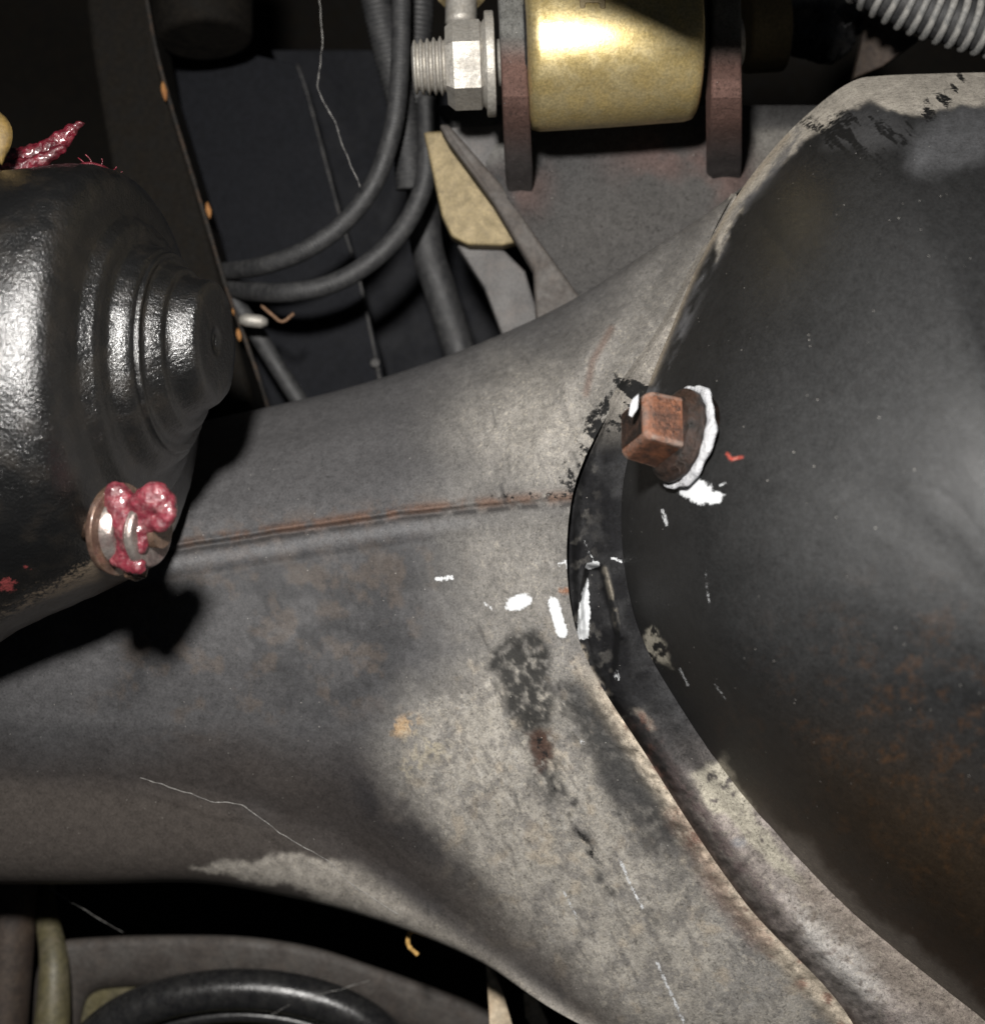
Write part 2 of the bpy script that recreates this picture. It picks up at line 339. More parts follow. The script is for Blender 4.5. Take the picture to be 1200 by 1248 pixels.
# dirt map
def shell_paint(x, y):
    wx = x+34*(fbm(x, y, 60, 5, 1)-.5)+10*(fbm(x, y, 9, 3, 2)-.5); wy = y+34*(fbm(x, y, 60, 5, 3)-.5)+10*(fbm(x, y, 9, 3, 4)-.5)
    n = fbm(x, y, 40, 6, 5); nf = fbm(x, y, 10, 4, 6); nb = fbm(x, y, 150, 4, 2)
    c = np.zeros(x.shape+(3,))+np.array((.066, .065, .067))
    c = c*(0.78+.44*n)[..., None]
    c = mix(c, (.075, .073, .074), ss(700, 480, wy)*ss(640, 480, wx)*.75)
    # mottled soot and brown on the face of the tube
    mot = ss(.46, .60, fbm(x*1.0, y*.8, 46, 6, 7))
    zone = inpoly(wx, wy, [(230, 690), (560, 650), (560, 700), (460, 860), (250, 900), (120, 860), (150, 760)], 40)
    c = mix(c, (.035, .035, .037), zone*mot*.75); c = mix(c, (.115, .085, .062), zone*ss(.5, .7, fbm(x, y, 22, 6, 8))*.32)
    c = mix(c, (.028, .028, .030), blob(wx, wy, 405, 780, 22, 85, 8, .7)*ss(.35, .6, n)*.8)
    c = mix(c, (.10, .068, .048), blob(wx, wy, 340, 650+0*x, 170, 22, -8, .9)*ss(.4, .6, nf)*.4)
    # dusty light areas
    dust = inpoly(wx, wy, [(600, 470), (700, 420), (900, 235), (900, 500), (690, 610), (560, 600)], 85)*.5
    dust = np.maximum(dust, blob(wx, wy, 665, 520, 100, 75, 0, .95)*.7)
    dust = np.maximum(dust, inpoly(wx, wy, [(560, 640), (720, 610), (700, 800), (600, 860), (560, 760)], 70)*.5)
    low = inpoly(wx, wy, [(600, 790), (720, 780), (1200, 1400), (800, 1300), (700, 1190), (600, 1110), (545, 1040), (480, 930), (520, 850)], 62)
    dust = np.maximum(dust, low*.95)
    grit = fbm(x, y, 5, 3, 2)
    tan = np.array((.31, .29, .258))*((.72+.5*n)*(.72+.56*grit))[..., None]
    sx_, sy_ = x*.5+y*.85, y*.5-x*.85; stk_ = fbm(sx_*.22, sy_, 9, 5, 3)
    c = c*(1-dust[..., None])+tan*dust[..., None]
    c = mix(c, (.17, .165, .16), low*ss(.5, .66, nb)*.55); c = mix(c, (.36, .30, .225), low*ss(.58, .72, fbm(x, y, 18, 6, 3))*.45); c = mix(c, (.075, .07, .068), dust*ss(.58, .70, stk_)*.45); c = mix(c, (.34, .33, .31), dust*ss(.66, .74, fbm(x, y, 7, 4, 0))*.4)
    c = mix(c, (.10, .095, .095), low*ss(.52, .66, fbm(x+y*.5, y-x*.3, 22, 6, 1))*.5)
    # brown dark sweep into the lower face
    br = inpoly(wx, wy, [(-260, 1100), (-260, 925), (60, 925), (300, 905), (440, 930), (560, 1040), (700, 1170), (800, 1290), (740, 1290), (600, 1170), (480, 1090), (300, 1010), (260, 1100)], 42)
    c = mix(c, (.046, .036, .030), br*.62)
    c = mix(c, (.028, .026, .027), blob(wx, wy, 505, 1010, 110, 24, 42, .7)*.75*ss(.3, .6, n)+blob(wx, wy, 420, 960, 60, 25, 40, .7)*.4)
    und = ss(0, 40, y-np.interp(x, [0, 240, 335, 440, 565, 760, 1010], [930, 950, 985, 1045, 1130, 1262, 1500]))
    c = mix(c, (.072, .062, .055), und*.85)
    pale = inpoly(wx, wy, [(235, 1060), (330, 1040), (450, 1045), (430, 1005), (530, 1065), (650, 1150), (790, 1275), (690, 1260), (560, 1180), (430, 1110), (320, 1075)], 5)
    c = mix(c, np.array((.34, .315, .28))*(.6+.8*fbm(x*.5+y, y*.5-x, 12, 4, 3))[..., None], und*pale*.85)
    # dark oily run
    run = np.maximum.reduce([blob(wx, wy, 632, 800, 36, 30, 0, .35), blob(wx, wy, 640, 840, 30, 50, -15, .5), stroke(wx, wy, [(650, 850), (662, 930), (680, 965)], 15, .9)*.7, stroke(wx, wy, [(690, 850), (760, 950), (800, 1020)], 22, .9)*.75])
    c = mix(c, (.030, .029, .027), np.clip(run*1.25, 0, 1)*(.35+.65*ss(.32, .55, nf*.6+.4*fbm(x, y, 5, 3, 1))))
    c = mix(c, (.05, .022, .014), inpoly(wx, wy, [(645, 885), (672, 885), (675, 915), (662, 940), (650, 925)], 7)*.75*ss(.3, .5, nf))
    # rust along the weld
    d, sd = sdist(x, y, seam); sg = d*sd
    rl = np.exp(-((sg+1)/7.)**2)*ss(.30, .55, fbm(x, y, 22, 5, 2)); c = mix(c, (.13, .068, .042), rl*.65*ss(200, 260, x))
    c = mix(c, (.028, .027, .027), np.exp(-((sg-8)/4.5)**2)*ss(.35, .5, fbm(x, y, 14, 4, 1))*.85)
    c = mix(c, (.13, .13, .135), np.exp(-((sg-20)/9.)**2)*.5*ss(620, 540, x))
    # joint: ragged sealer
    ds, _ = sdist(x, y, SP); j = np.exp(-((ds+8*(nf-.5))/19.)**4)*ss(790, 860, y)
    c = mix(c, np.array((.50, .43, .34))*(.4+1.05*fbm(x, y, 6, 4, 2))[..., None], j*.92); c = mix(c, (.15, .07, .05), j*ss(.55, .68, fbm(x, y, 16, 4, 4))*.8)
    c = mix(c, (.16, .09, .07), stroke(wx, wy, [(820, 1000), (880, 1080), (930, 1150)], 12, .9)*.5)
    c = mix(c, (.045, .045, .045), stroke(wx, wy, [(775, 965), (740, 900), (715, 850)], 20, .9)*.7); c = mix(c, (.035, .034, .034), stroke(wx, wy, [(668, 930), (700, 985), (722, 1045), (745, 1090)], 7, .9)*ss(.35, .6, nf)*.8); c = mix(c, (.05, .048, .048), blob(wx, wy, 790, 1010, 22, 90, -38, .9)*.6)
    c = mix(c, (.11, .07, .055), stroke(x, y, [(745, 400), (722, 440), (714, 480)], 4, .9)*.6)
    # small ochre crust
    fl_ = fbm(x+300, y+170, 7, 4, 1); c = mix(c, (.38, .26, .15), blob(x, y, 492, 885, 17, 10, -25, .8)*ss(.42, .56, fl_)); c = mix(c, (.36, .32, .24), (blob(x, y, 520, 905, 26, 16, 30, .9)+blob(x, y, 502, 935, 14, 12, 0, .9))*ss(.5, .62, fl_)*.8)
    c = mix(c, (.24, .09, .035), blob(wx, wy, 688, 718, 7, 4, 0, .5)*.7)
    rs = np.random.RandomState(5)
    for _ in range(70):
        a0, b0 = rs.uniform(260, 960), rs.uniform(420, 1240); L0 = rs.uniform(8, 34); an = math.radians(rs.uniform(45, 80))
        q = (np.abs(x-a0) < 45) & (np.abs(y-b0) < 45)
        if q.any():
            mk = np.zeros(x.shape); mk[q] = stroke(wx[q]*.3+x[q]*.7, wy[q]*.3+y[q]*.7, [(a0, b0), (a0+L0*math.cos(an), b0+L0*math.sin(an))], rs.uniform(1.2, 2.6), .9)
            c = mix(c, (.035, .034, .034), mk*rs.uniform(.2, .6)*(x > 520))
    # masks: white paint, black paint, gloss
    wh = np.maximum.reduce([blob(x, y, 632, 734, 17, 9, -18, .45), stroke(x, y, [(674, 734), (685, 771)], 7, .5), stroke(x, y, [(532, 706), (550, 704)], 3, .6)*.8,
        stroke(x, y, [(755, 1047), (768, 1078), (783, 1108)], 2.2, .9)*.6, stroke(x, y, [(800, 1172), (816, 1208), (833, 1246)], 2.3, .9)*.68, stroke(x, y, [(686, 1085), (704, 1120)], 2.2, .9)*.5,
        stroke(x, y, [(681, 688), (690, 684), (692, 692)], 2.2, .8)*.65, stroke(x, y, [(590, 735), (600, 742)], 2, .8)*.5, blob(x, y, 710, 905, 5, 4, 0, .8)*.5])
    sx, sy = x+y*.7, y-x*.6
    st = fbm(sx*.25, sy*1.6, 22, 4, 6)
    bl = stroke(wx, wy, [(775, 470), (735, 520), (705, 590)], 24, .9)*ss(.40, .66, st)*.85
    bl = np.maximum(bl, stroke(x, y, [(748, 484), (722, 512)], 8, .8)*.75)
    bl = np.maximum(bl, stroke(x, y, [(600, 606), (699, 604)], 5, .9)*.5*ss(.4, .6, nf))
    bl = np.maximum(bl, stroke(x, y, [(655, 900), (690, 985), (725, 1045)], 5, .9)*.55*ss(.35, .6, nf))
    bl = np.maximum(bl, stroke(wx, wy, [(862, 300), (843, 335)], 4, .8)*.5)
    m = np.stack([wh, bl, np.maximum(.55*(1-dust)+.2, run*.6)], -1)
    return np.clip(c, .004, .9), m
c, m = shell_paint(X, Y)
mesh('housing_shell', PN(X, Y, D).reshape(-1, 3), grid_faces(nv, nu), M['paint'], axle, attrs={'col': c, 'msk': m})

# ---- joint flange and domed cover
CP = [(897, 240), (850, 323), (818, 400), (790, 470), (768, 545), (757, 615), (762, 700), (783, 780), (828, 860), (888, 948), (962, 1035), (1020, 1095), (1082, 1150), (1185, 1232), (1300, 1310)]
sp = resample([(a, b) for a, b in SP], 2.6); npt = len(sp)
tt = np.linspace(0, len(SP)-1, npt); sp = catmull(SP, tt); cp = catmull(CP, tt)
w = np.linspace(-.06, 1.04, 64); wd0 = np.hypot(sp[:, 0]-cp[:, 0], sp[:, 1]-cp[:, 1])+1e-3
nx_, ny_ = np.gradient(sp[:, 1]), -np.gradient(sp[:, 0]); nl_ = np.hypot(nx_, ny_)
X = sp[None, :, 0]*(1-w[:, None])+cp[None, :, 0]*w[:, None]-7*np.abs(nx_/nl_)[None]*np.clip(-w[:, None]/.06, 0, 1); Y = sp[None, :, 1]*(1-w[:, None])+cp[None, :, 1]*w[:, None]
W = w[:, None]*np.ones(npt)
wid = np.hypot(sp[:, 0]-cp[:, 0], sp[:, 1]-cp[:, 1])[None]
lowr = ss(780, 900, Y)
base = 30*np.exp(-(W/(np.interp(Y, [700, 900, 1100, 1250], [.10, .10, .14, .2])*(.5+1.0*fbm(X, Y, 16, 4, 6))))**2)-4-46*ss(.0, 1.0, W)
crest = -16*np.exp(-((W-.34)/.17)**2)*lowr
prof = np.interp(Y[0], [236, 480, 590, 900], [0, .12, .85, 1])[None]
D = 8+(base+crest)*prof
D += np.interp(Y, [236, 322, 400, 470, 540], [52, 14, -6, -11, 0])+14*np.clip(-W/.06, 0, 1)
def slit(x, y): return inpoly(x, y, [(716, 690), (733, 692), (742, 730), (752, 775), (748, 820), (738, 842), (722, 822), (712, 780), (708, 730)], 5)
D += 24*slit(X, Y)-5*stroke(X, Y, [(736, 694), (746, 730), (756, 775)], 4, .8)+5.5*(fbm(X, Y, 26, 4, 1)-.5)*prof+3*(fbm(X, Y, 16, 4, 1)-.5)*lowr+1.6*(fbm(X, Y, 7, 3, 2)-.5)
def flange_paint(x, y, w):
    wx = x+26*(fbm(x, y, 40, 5, 1)-.5)+8*(fbm(x, y, 8, 3, 2)-.5); wy = y+26*(fbm(x, y, 40, 5, 3)-.5)+8*(fbm(x, y, 8, 3, 4)-.5)
    n = fbm(x, y, 24, 5, 5); nf = fbm(x, y, 8, 3, 6)
    c = np.zeros(x.shape+(3,))+np.array((.010, .010, .011))
    chip = ss(.60, .68, fbm(x, y, 14, 5, 3))*ss(470, 520, y)*np.exp(-((w-.12)/.35)**2); c = mix(c, (.09, .085, .078), chip*.7); c = mix(c, (.03, .03, .031), ss(.4, .65, fbm(x, y, 30, 5, 2))*.7)
    gd = ss(850, 980, wy); c = mix(c, np.array((.25, .222, .205))*((.6+.8*n)*(.6+.8*nf))[..., None], gd*(.4+.6*ss(920, 1010, wy)))
    c = mix(c, (.17, .125, .125), gd*np.exp(-((w-.22)/.14)**2)*.7*ss(.3, .6, nf))
    c = mix(c, (.42, .40, .38), blob(wx, wy, 1015, 1160, 26, 85, -38, .5)*ss(.22, .5, nf))
    c = mix(c, (.34, .31, .29), stroke(wx, wy, [(905, 1080), (960, 1140), (1060, 1248)], 11, .9)*ss(.35, .55, nf)*.6)
    c = mix(c, (.42, .39, .32), inpoly(wx, wy, [(846, 945), (885, 922), (905, 960), (940, 1020), (980, 1085), (940, 1060), (900, 1010), (865, 985)], 6)*ss(.22, .42, nf))
    c = mix(c, (.20, .21, .23), blob(x, y, 900, 1027, 9, 6, 0, .6)*.6)
    c = mix(c, (.24, .20, .165), stroke(wx, wy, [(990, 1090), (1080, 1170), (1200, 1260)], 26, .7)*.6)
    c = mix(c, (.035, .022, .016), np.exp(-(w/.10)**2)*ss(840, 900, y)*.9)
    c = mix(c, (.05, .05, .052), blob(wx, wy, 820, 880, 35, 60, -30, .9)*.5)
    c = mix(c, np.array((.42, .39, .32)), inpoly(wx, wy, [(790, 780), (800, 770), (818, 800), (822, 815), (800, 812), (786, 800)], 3)*ss(.2, .45, nf))
    c = mix(c, (.22, .19, .16), stroke(wx, wy, [(775, 868), (790, 888)], 4, .9)*.6)
    c = mix(c, (.13, .075, .06), stroke(wx, wy, [(775, 880), (800, 940), (815, 970)], 10, .9)*ss(.5, .65, nf)*.8)
    c = mix(c, (.30, .27, .22), .8*stroke(x, y, [(736, 694), (746, 730), (752, 765)], 3, .9)*ss(.3, .6, nf)*.8)
    c = mix(c, (.25, .22, .18), stroke(x, y, [(708, 790), (722, 825), (738, 845)], 4, .9)*ss(.35, .5, nf))
    up = ss(560, 480, y); c = mix(c, np.array((.20, .185, .165))*(.5+n)[..., None], up*.85)
    wh = np.maximum.reduce([stroke(x, y, [(717, 690), (727, 688)], 4, .6), inpoly(x, y, [(709, 722), (716, 705), (719, 745), (717, 778), (703, 780), (704, 750)], 3), stroke(x, y, [(746, 680), (757, 684)], 2, .8)*.7,
        stroke(x, y, [(808, 624), (812, 640)], 2.5, .8)*.6, blob(x, y, 752, 823, 4, 7, 0, .7)*.55, stroke(x, y, [(712, 660), (726, 690)], 2, .9)*.4])
    gl = 1-np.maximum.reduce([gd*.95, up, .9+0*x])
    stk = fbm((x+y*.7)*.25, (y-x*.6)*1.6, 22, 4, 6); blk = up*ss(.5, .6, stk)*.9*ss(440, 475, y)
    return np.clip(c, .004, .9), np.stack([wh, blk, gl], -1)
c, m = flange_paint(X, Y, W)
mesh('joint_flange', PN(X, Y, D).reshape(-1, 3), grid_faces(len(w), npt)[:, ::-1], M['paint'], axle, attrs={'col': c, 'msk': m})

CL = CP[:-1]+[(1300, 1320), (1480, 1335), (1700, 1250), (1880, 1000), (1940, 650), (1870, 300), (1650, 110), (1400, 85), (1250, 87), (1150, 89), (1075, 92), (1040, 98), (1000, 125), (948, 174)]
n0 = len(CL); loop = CL[-2:]+CL+CL[:3]
ts = []
for i in range(n0):
    a, b = CL[i], CL[(i+1) % n0]; L = math.hypot(a[0]-b[0], a[1]-b[1]); far = max(a[0], b[0]) > 1400
    k = max(2, int(L/(20 if far else 2.6))); ts += list(2+i+np.arange(k)/k)
ts = np.array(ts); e = catmull(loop, ts); nu = len(ts)
w = np.concatenate([[-.035, -.02, -.008], np.linspace(0, 1, 230)**1.25])
cx, cy = 1390., 870.
Wc = w[:, None]*np.ones(nu)
X = e[None, :, 0]+(cx-e[None, :, 0])*np.clip(Wc, 0, 1); Y = e[None, :, 1]+(cy-e[None, :, 1])*np.clip(Wc, 0, 1)
wp = np.clip(Wc, 0, 1)
edge_d = np.interp(e[:, 1], [85, 236, 322, 400, 470, 600], [60, 60, 22, -8, -28, -42])[None]
Lr = np.hypot(cx-e[:, 0], cy-e[:, 1])[None]; dd = wp*Lr
fd = (1-wp)**5
D = edge_d*fd-42*(1-fd)-195*np.tanh(dd/85.)-.50*dd*(1-.28*(dd/650.)**2)+np.clip(-Wc, 0, 1)*900
D += .3*np.exp(-((np.hypot((X-1095)/1.0, (Y-695)/1.0)-108)/5.)**2)*ss(1300, 1100, X)*ss(.2, -.3, (Y-690)/100.)*.7   # faint pressed ring
D += 5*(fbm(X, Y, 190, 3, 2)-.5)+.35*(fbm(X, Y, 30, 3, 3)-.5)+(.12+2.2*ss(170, 110, Y))*(fbm(X, Y, 8, 3, 4)-.5)
def cover_paint(x, y, w):
    wx = x+30*(fbm(x, y, 50, 5, 1)-.5)+9*(fbm(x, y, 8, 3, 2)-.5); wy = y+30*(fbm(x, y, 50, 5, 3)-.5)+9*(fbm(x, y, 8, 3, 4)-.5)
    n = fbm(x, y, 50, 6, 5); nf = fbm(x, y, 10, 4, 6)
    c = np.zeros(x.shape+(3,))+np.array((.0125, .0125, .0125)); c = c*(.7+.7*n)[..., None]
    # grey sheen of the cover painted into the colour, broken up as dusty speckle
    dusty_sheen = np.maximum(blob(wx, wy, 1160, 660, 210, 320, 12, .95)*.8, blob(wx, wy, 1200, 860, 150, 110, 0, .9)*.9)
    c = mix(c, (.06, .062, .065), dusty_sheen*(.2+.7*fbm(x, y, 5, 4, 1))*.55)
    rz = np.clip(blob(wx, wy, 1200, 1030, 230, 190, 30, .9)*.9, 0, 1)
    c = mix(c, (.16, .068, .02), rz*ss(.50, .76, fbm(x, y, 18, 6, 7)*.7+.3*fbm(x, y, 5, 3, 2))*.42); c = mix(c, (.035, .022, .011), ss(0, 1, blob(wx, wy, 1140, 1120, 260, 150, 40, .9))*.7)
    c = mix(c, (.05, .025, .01), stroke(wx, wy, [(900, 980), (1000, 1080), (1100, 1160), (1220, 1240)], 30, .9)*.55)
    top = inpoly(wx*.6+x*.4, wy*.6+y*.4, [(880, 230), (960, 120), (1040, 60), (1500, 60), (1500, 128), (1200, 132), (1150, 128), (1120, 140), (1098, 140), (1060, 126), (1030, 138), (985, 165), (940, 205), (905, 250), (870, 320)], 4)
    c = mix(c, np.array((.36, .33, .285))*(.6+.75*nf)[..., None], top*.95)
    gp = inpoly(wx, wy, [(1150, 125), (1300, 128), (1300, 200), (1200, 195), (1120, 205), (1110, 165)], 18); c = mix(c, (.085, .086, .09), gp*(1-top)*(.5+.5*nf))
    gp = inpoly(wx, wy, [(1020, 135), (1090, 130), (1110, 170), (1060, 185), (1000, 175)], 12); c = mix(c, (.06, .06, .062), gp*(1-top)*.6)
    d, _ = sdist(x, y, [(960, 165), (897, 240), (850, 323), (818, 400), (792, 466)])
    c = mix(c, (.26, .22, .17), np.exp(-(d/4.)**2)*(.45+.6*nf)); c = mix(c, (.10, .10, .105), np.exp(-((d-12)/7.)**2)*ss(.4, .6, fbm(x+y*.6, y*.3, 12, 4, 2))*.8)
    c = mix(c, np.array((.38, .34, .27)), inpoly(wx, wy, [(852, 940), (885, 920), (900, 950), (935, 1020), (900, 1000)], 8)*ss(.24, .45, nf))
    c = mix(c, np.array((.42, .39, .32)), inpoly(wx, wy, [(790, 780), (800, 770), (818, 800), (822, 815), (800, 812), (786, 800)], 4)*ss(.38, .5, fbm(x, y, 6, 4, 3)))
    dl, _ = sdist(wx, wy, CP[9:]); c = mix(c, (.19, .165, .14), (1-ss(4, 24, dl))*ss(950, 1040, y)*.85)
    wh = np.maximum.reduce([inpoly(x+16*(nf-.5), y+16*(n-.5), [(822, 590), (850, 580), (868, 596), (882, 600), (876, 611), (850, 613), (832, 606)], 6),
        stroke(x, y, [(876, 592), (884, 588)], 1.8, .8)*.6, stroke(x, y, [(807, 622), (812, 640)], 2.5, .8)*.7, stroke(x, y, [(860, 695), (864, 735)], 1.3, .9)*.45, stroke(x, y, [(828, 816), (838, 835)], 2, .9)*.6, stroke(x, y, [(870, 833), (884, 852)], 1.5, .9)*.5])
    stk = fbm((x+y)*.3, (y-x)*1.5, 16, 4, 1)
    bl = (stroke(wx, wy, [(990, 170), (1060, 165)], 30, .9)*ss(.45, .62, stk)+stroke(wx, wy, [(1060, 215), (1120, 140), (1165, 95)], 10, .9)*ss(.42, .6, stk))*.8
    gl = np.clip(1-top*.95-gp*.2-rz*.3, 0, 1)
    c = mix(c, (.42, .07, .05), stroke(x, y, [(886, 553), (891, 560), (903, 557)], 1.5, .9)*.85)
    return np.clip(c, .004, .9), np.stack([wh, bl, gl], -1)
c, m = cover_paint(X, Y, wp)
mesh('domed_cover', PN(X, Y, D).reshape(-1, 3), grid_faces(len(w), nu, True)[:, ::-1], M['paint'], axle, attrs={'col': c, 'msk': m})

# ---- filler plug
pa = Vector((-.90, -.37, .20)).normalized()
pc = P(826, 531, -212)
plug = thing('filler_plug', 'rusty square headed filler plug ringed with white paint on black cover', 'plug', pc-pa*.4)
rings('collar', [(pc-pa*.5, .48), (pc-pa*.03, .48), (pc-pa*.02, .505), (pc+pa*.03, .505), (pc+pa*.045, .48), (pc+pa*.055, .44), (pc+pa*.11, .43), (pc+pa*.13, .40)], pa, M['plugdark'], plug, 64, wob=.008)
h = Vector((0, 0, 1)).cross(pa).normalized(); u = pa.cross(h).normalized()
def sq(k, s, rr=22): 
    c = pc+pa*k; return [c+(h*math.cos(math.radians(a+rr))+u*math.sin(math.radians(a+rr)))*s*.7071 for a in (45, 135, 225, 315)]
V = sq(.05, .59)+sq(.50, .555)+sq(.56, .46)
F = [(0, 1, 2, 3)[::-1], (8, 9, 10, 11)]+[(i+a, (i+1) % 4+a, (i+1) % 4+a+4, i+a+4) for a in (0, 4) for i in range(4)]
hd = finish(mesh('square_head', V, F, M['plug'], plug, smooth=False), .035, 3, 20)
mesh('head_end_face', [v+pa*.004 for v in sq(.566, .41)], [(0, 1, 2, 3)], M['plugdark'], hd, smooth=False)
tb = []
for k in range(90):
    t = k/89*math.radians(236)+math.radians(-118)
    r = .53+.008*math.sin(k*.31)
    tb.append(pc-pa*.06+(h*math.cos(t)+u*math.sin(t))*r)
# ring of paint as a flattened bead
V = []; n = 10
for k, p in enumerate(tb):
    f = math.sin(math.pi*min(1, (k+.3)/89*1.0))**.45; wd = (.048+.035*math.exp(-((k-38)/16.)**2)+.012*math.sin(k*.3+1)+.009*math.sin(k*.71))*f+.004
    rad = (p-(pc-pa*.06)).normalized()
    for j in range(n):
        a = 2*math.pi*j/n; V.append(p+rad*wd*math.cos(a)*1.1+pa*(wd*.55*math.sin(a)))
F = [tuple(int(q) for q in f) for f in grid_faces(90, n, True)]+[tuple(range(n-1, -1, -1)), tuple(89*n+k for k in range(n))]
mesh('paint_ring', V, F, M['white'], plug)
mesh('paint_dab', [P(*q) for q in ((771, 486, -264), (778, 480, -266), (777, 497, -266), (770, 508, -264), (766, 506, -263), (768, 493, -263))], [tuple(range(6))], M['white'], plug, smooth=False)

# ---- bracket welded on top of the housing
def gd(x, y): return 262+abs(y-200)*.12
uu, vv = np.meshgrid(np.linspace(0, 1, 150), np.linspace(0, 1, 110))
Y = 128+350*vv; xl = np.interp(Y, [128, 150, 362, 480], [530, 542, 700, 780]); X = xl+(1010-xl)*uu
n = fbm(X, Y, 60, 5, 2)
D = gd(X, Y)+6*(fbm(X, Y, 120, 3, 3)-.5)+2*(fbm(X, Y, 20, 3, 3)-.5)
for ex in (635, 886): D -= 18*np.exp(-((X-ex)/30.)**2)*ss(300, 235, Y)*ss(120, 200, Y)
D = np.where(uu < .02, D+18, D)
c = np.zeros(X.shape+(3,))+np.array((.047, .0465, .047)); c = c*(.75+.5*n)[..., None]
c = mix(c, (.085, .08, .075), blob(X, Y, 800, 270, 200, 90, -20, .9)*.6); c = mix(c, (.14, .132, .12), ss(905, 925, X)*ss(150, 165, Y)*ss(230, 200, Y)*.8)
c = mix(c, (.12, .07, .06), (blob(X, Y, 815, 190, 60, 35, 0, .9)+blob(X, Y, 630, 225, 34, 40, 0, .8)+blob(X, Y, 886, 215, 34, 35, 0, .8))*.5*ss(.3, .6, n))
c = mix(c, (.17, .165, .155), blob(X, Y, 590, 175, 40, 25, 0, .6)*.6)
mesh('gusset_plate', PN(X, Y, D).reshape(-1, 3), grid_faces(*X.shape), M['paint'], axle, attrs={'col': c, 'msk': np.zeros(X.shape+(3,))})
prism('gusset_edge', [(534, 150), (546, 150), (612, 225), (655, 290), (712, 368), (690, 410), (655, 420), (650, 330), (600, 245), (545, 170)], 0, .3, M['rimgrey'], axle, .06, lambda x, y: gd(x, y)-14)
rnd0 = random.Random(8)
def strip(name, rows, th, mat, parent, bevel=.05):
    V = []; cc = []
    for x0, x1, y, d in rows:
        t_ = float(ss(140, 200, y)); g_ = float(ss(80, 40, y)); k_ = np.array((.092, .054, .045))*(1-t_)+np.array((.054, .048, .047))*t_; k_ = k_*(1-g_)+np.array((.10, .10, .095))*g_; cc += [k_*float(rnd0.uniform(.8, 1.2))]*4
        a, b = P(x0, y, d), P(x1, y, d); V += [a, b, b+Vector((0, th, 0)), a+Vector((0, th, 0))]
    n = len(rows); F = [(4*i+j, 4*i+(j+1) % 4, 4*i+4+(j+1) % 4, 4*i+4+j) for i in range(n-1) for j in range(4)]+[(3, 2, 1, 0), tuple(4*n-4+j for j in range(4))]
    o = mesh(name, V, F, mat, parent, attrs={'col': np.array(cc), 'msk': np.zeros((len(V), 3))})
    for p in o.data.polygons: p.use_smooth = False
    bm = bmesh.new(); bm.from_mesh(o.data); bmesh.ops.recalc_face_normals(bm, faces=bm.faces[:]); bm.to_mesh(o.data); bm.free()
    return finish(o, bevel, 3, 50)
def ear_rows(a, b, c, d_, y0, y1):
    r = []
    for i in range(25):
        t = i/24; y = y0+(y1-y0)*t; u_ = max(0, (y-110)/(y1-110))
        fl = -3*max(0, (u_-.7)/.3)
        r.append((a+(c-a)*t-fl, b+(d_-b)*t+fl, y, 60+225*u_**1.35))
    return r
strip('bracket_ear', ear_rows(605, 636, 618, 652, -40, 250), .5, M['paint'], axle)
strip('bracket_ear', ear_rows(868, 903, 866, 906, -70, 232), .5, M['paint'], axle)

# ---- track bar end
tbx = thing('track_bar', 'yellow zinc plated bushing sleeve held between two rusty bracket ears', 'bushing', P(742, 140, 120))
a0 = P(640, 60, 115); a1 = P(846, 52, 115); ax = (a1-a0).normalized(); Lx = (a1-a0).length
rings('bushing_sleeve', [(a0+ax*.0, .82), (a0+ax*.02, .95), (a0+ax*.07, 1.015), (a0+ax*.16, 1.04), (a0+ax*(Lx*.5), 1.02), (a0+ax*(Lx-.14), .985), (a0+ax*(Lx-.05), .96), (a0+ax*(Lx-.01), .90), (a1, .78)], ax, M['gold'], tbx, 128)
cyl('rubber_bush', a0-ax*.03, a1+ax*.04, .66, .66, M['gloss'], tbx, 64)
rod = [(745, -30, 118), (742, -200, 60), (735, -420, 0)]
tube('bar', rod, 62, M['gold'], tbx, 32, 8)
finish(prism('grease_lug', [(706, -16), (738, -16), (738, 10), (731, 10), (730, 3), (714, 3), (713, 10), (706, 10)], 12, .2, M['golddull'], tbx, .02))
# ---- bolt
bolt = thing('pivot_bolt', 'pale zinc hex nut and threaded bolt end left of the golden bushing', 'bolt', P(570, 130, 110))
b0 = P(600, 78, 108); bx = -ax
cyl('washer', b0+bx*-.03, b0+bx*.09, .66, .66, M['zinc'], bolt, 64, .02)
cyl('flange_washer', b0+bx*.09, b0+bx*.14, .57, .50, M['zinc'], bolt, 64, .01)
rings('hex_nut', [(b0+bx*.12, .50), (b0+bx*.16, .56), (b0+bx*.50, .56), (b0+bx*.60, .48)], bx, M['zinc'], bolt, 6, smooth=False, rot=math.radians(12))
bolt.children[-1].modifiers.new('b', 'BEVEL').width = .03
R = []
for k in range(64):
    s = k/63; z = .5+s*.52; R.append((b0+bx*z, (.355-.045*s)+.03*math.cos(k*.62)))
R += [(b0+bx*1.04, .26)]
rings('threaded_end', R, bx, M['zinc'], bolt, 48)
cyl('shank', b0+bx*.1, a1+ax*.6, .3, .3, M['zinc'], bolt, 32)

bh = thing('hex_bolt', 'second zinc bolt cut by the top edge above the hex nut', 'bolt', P(562, 30, 200))
q0 = P(562, -10, 210); dn = Vector((0, -.25, -1)).normalized()
rings('bolt_head', [(q0-dn*.5, .30), (q0-dn*.1, .34), (q0+dn*.1, .34), (q0+dn*.17, .29)], dn, M['golddull'], bh, 6, smooth=False)
rings('bolt_tip', [(q0+dn*.1, .24)]+[(q0+dn*(.15+.03*k), .20+.02*(k % 2)) for k in range(12)]+[(q0+dn*.55, .13)], dn, M['zinc'], bh, 32)
tw = bh.children[-1]

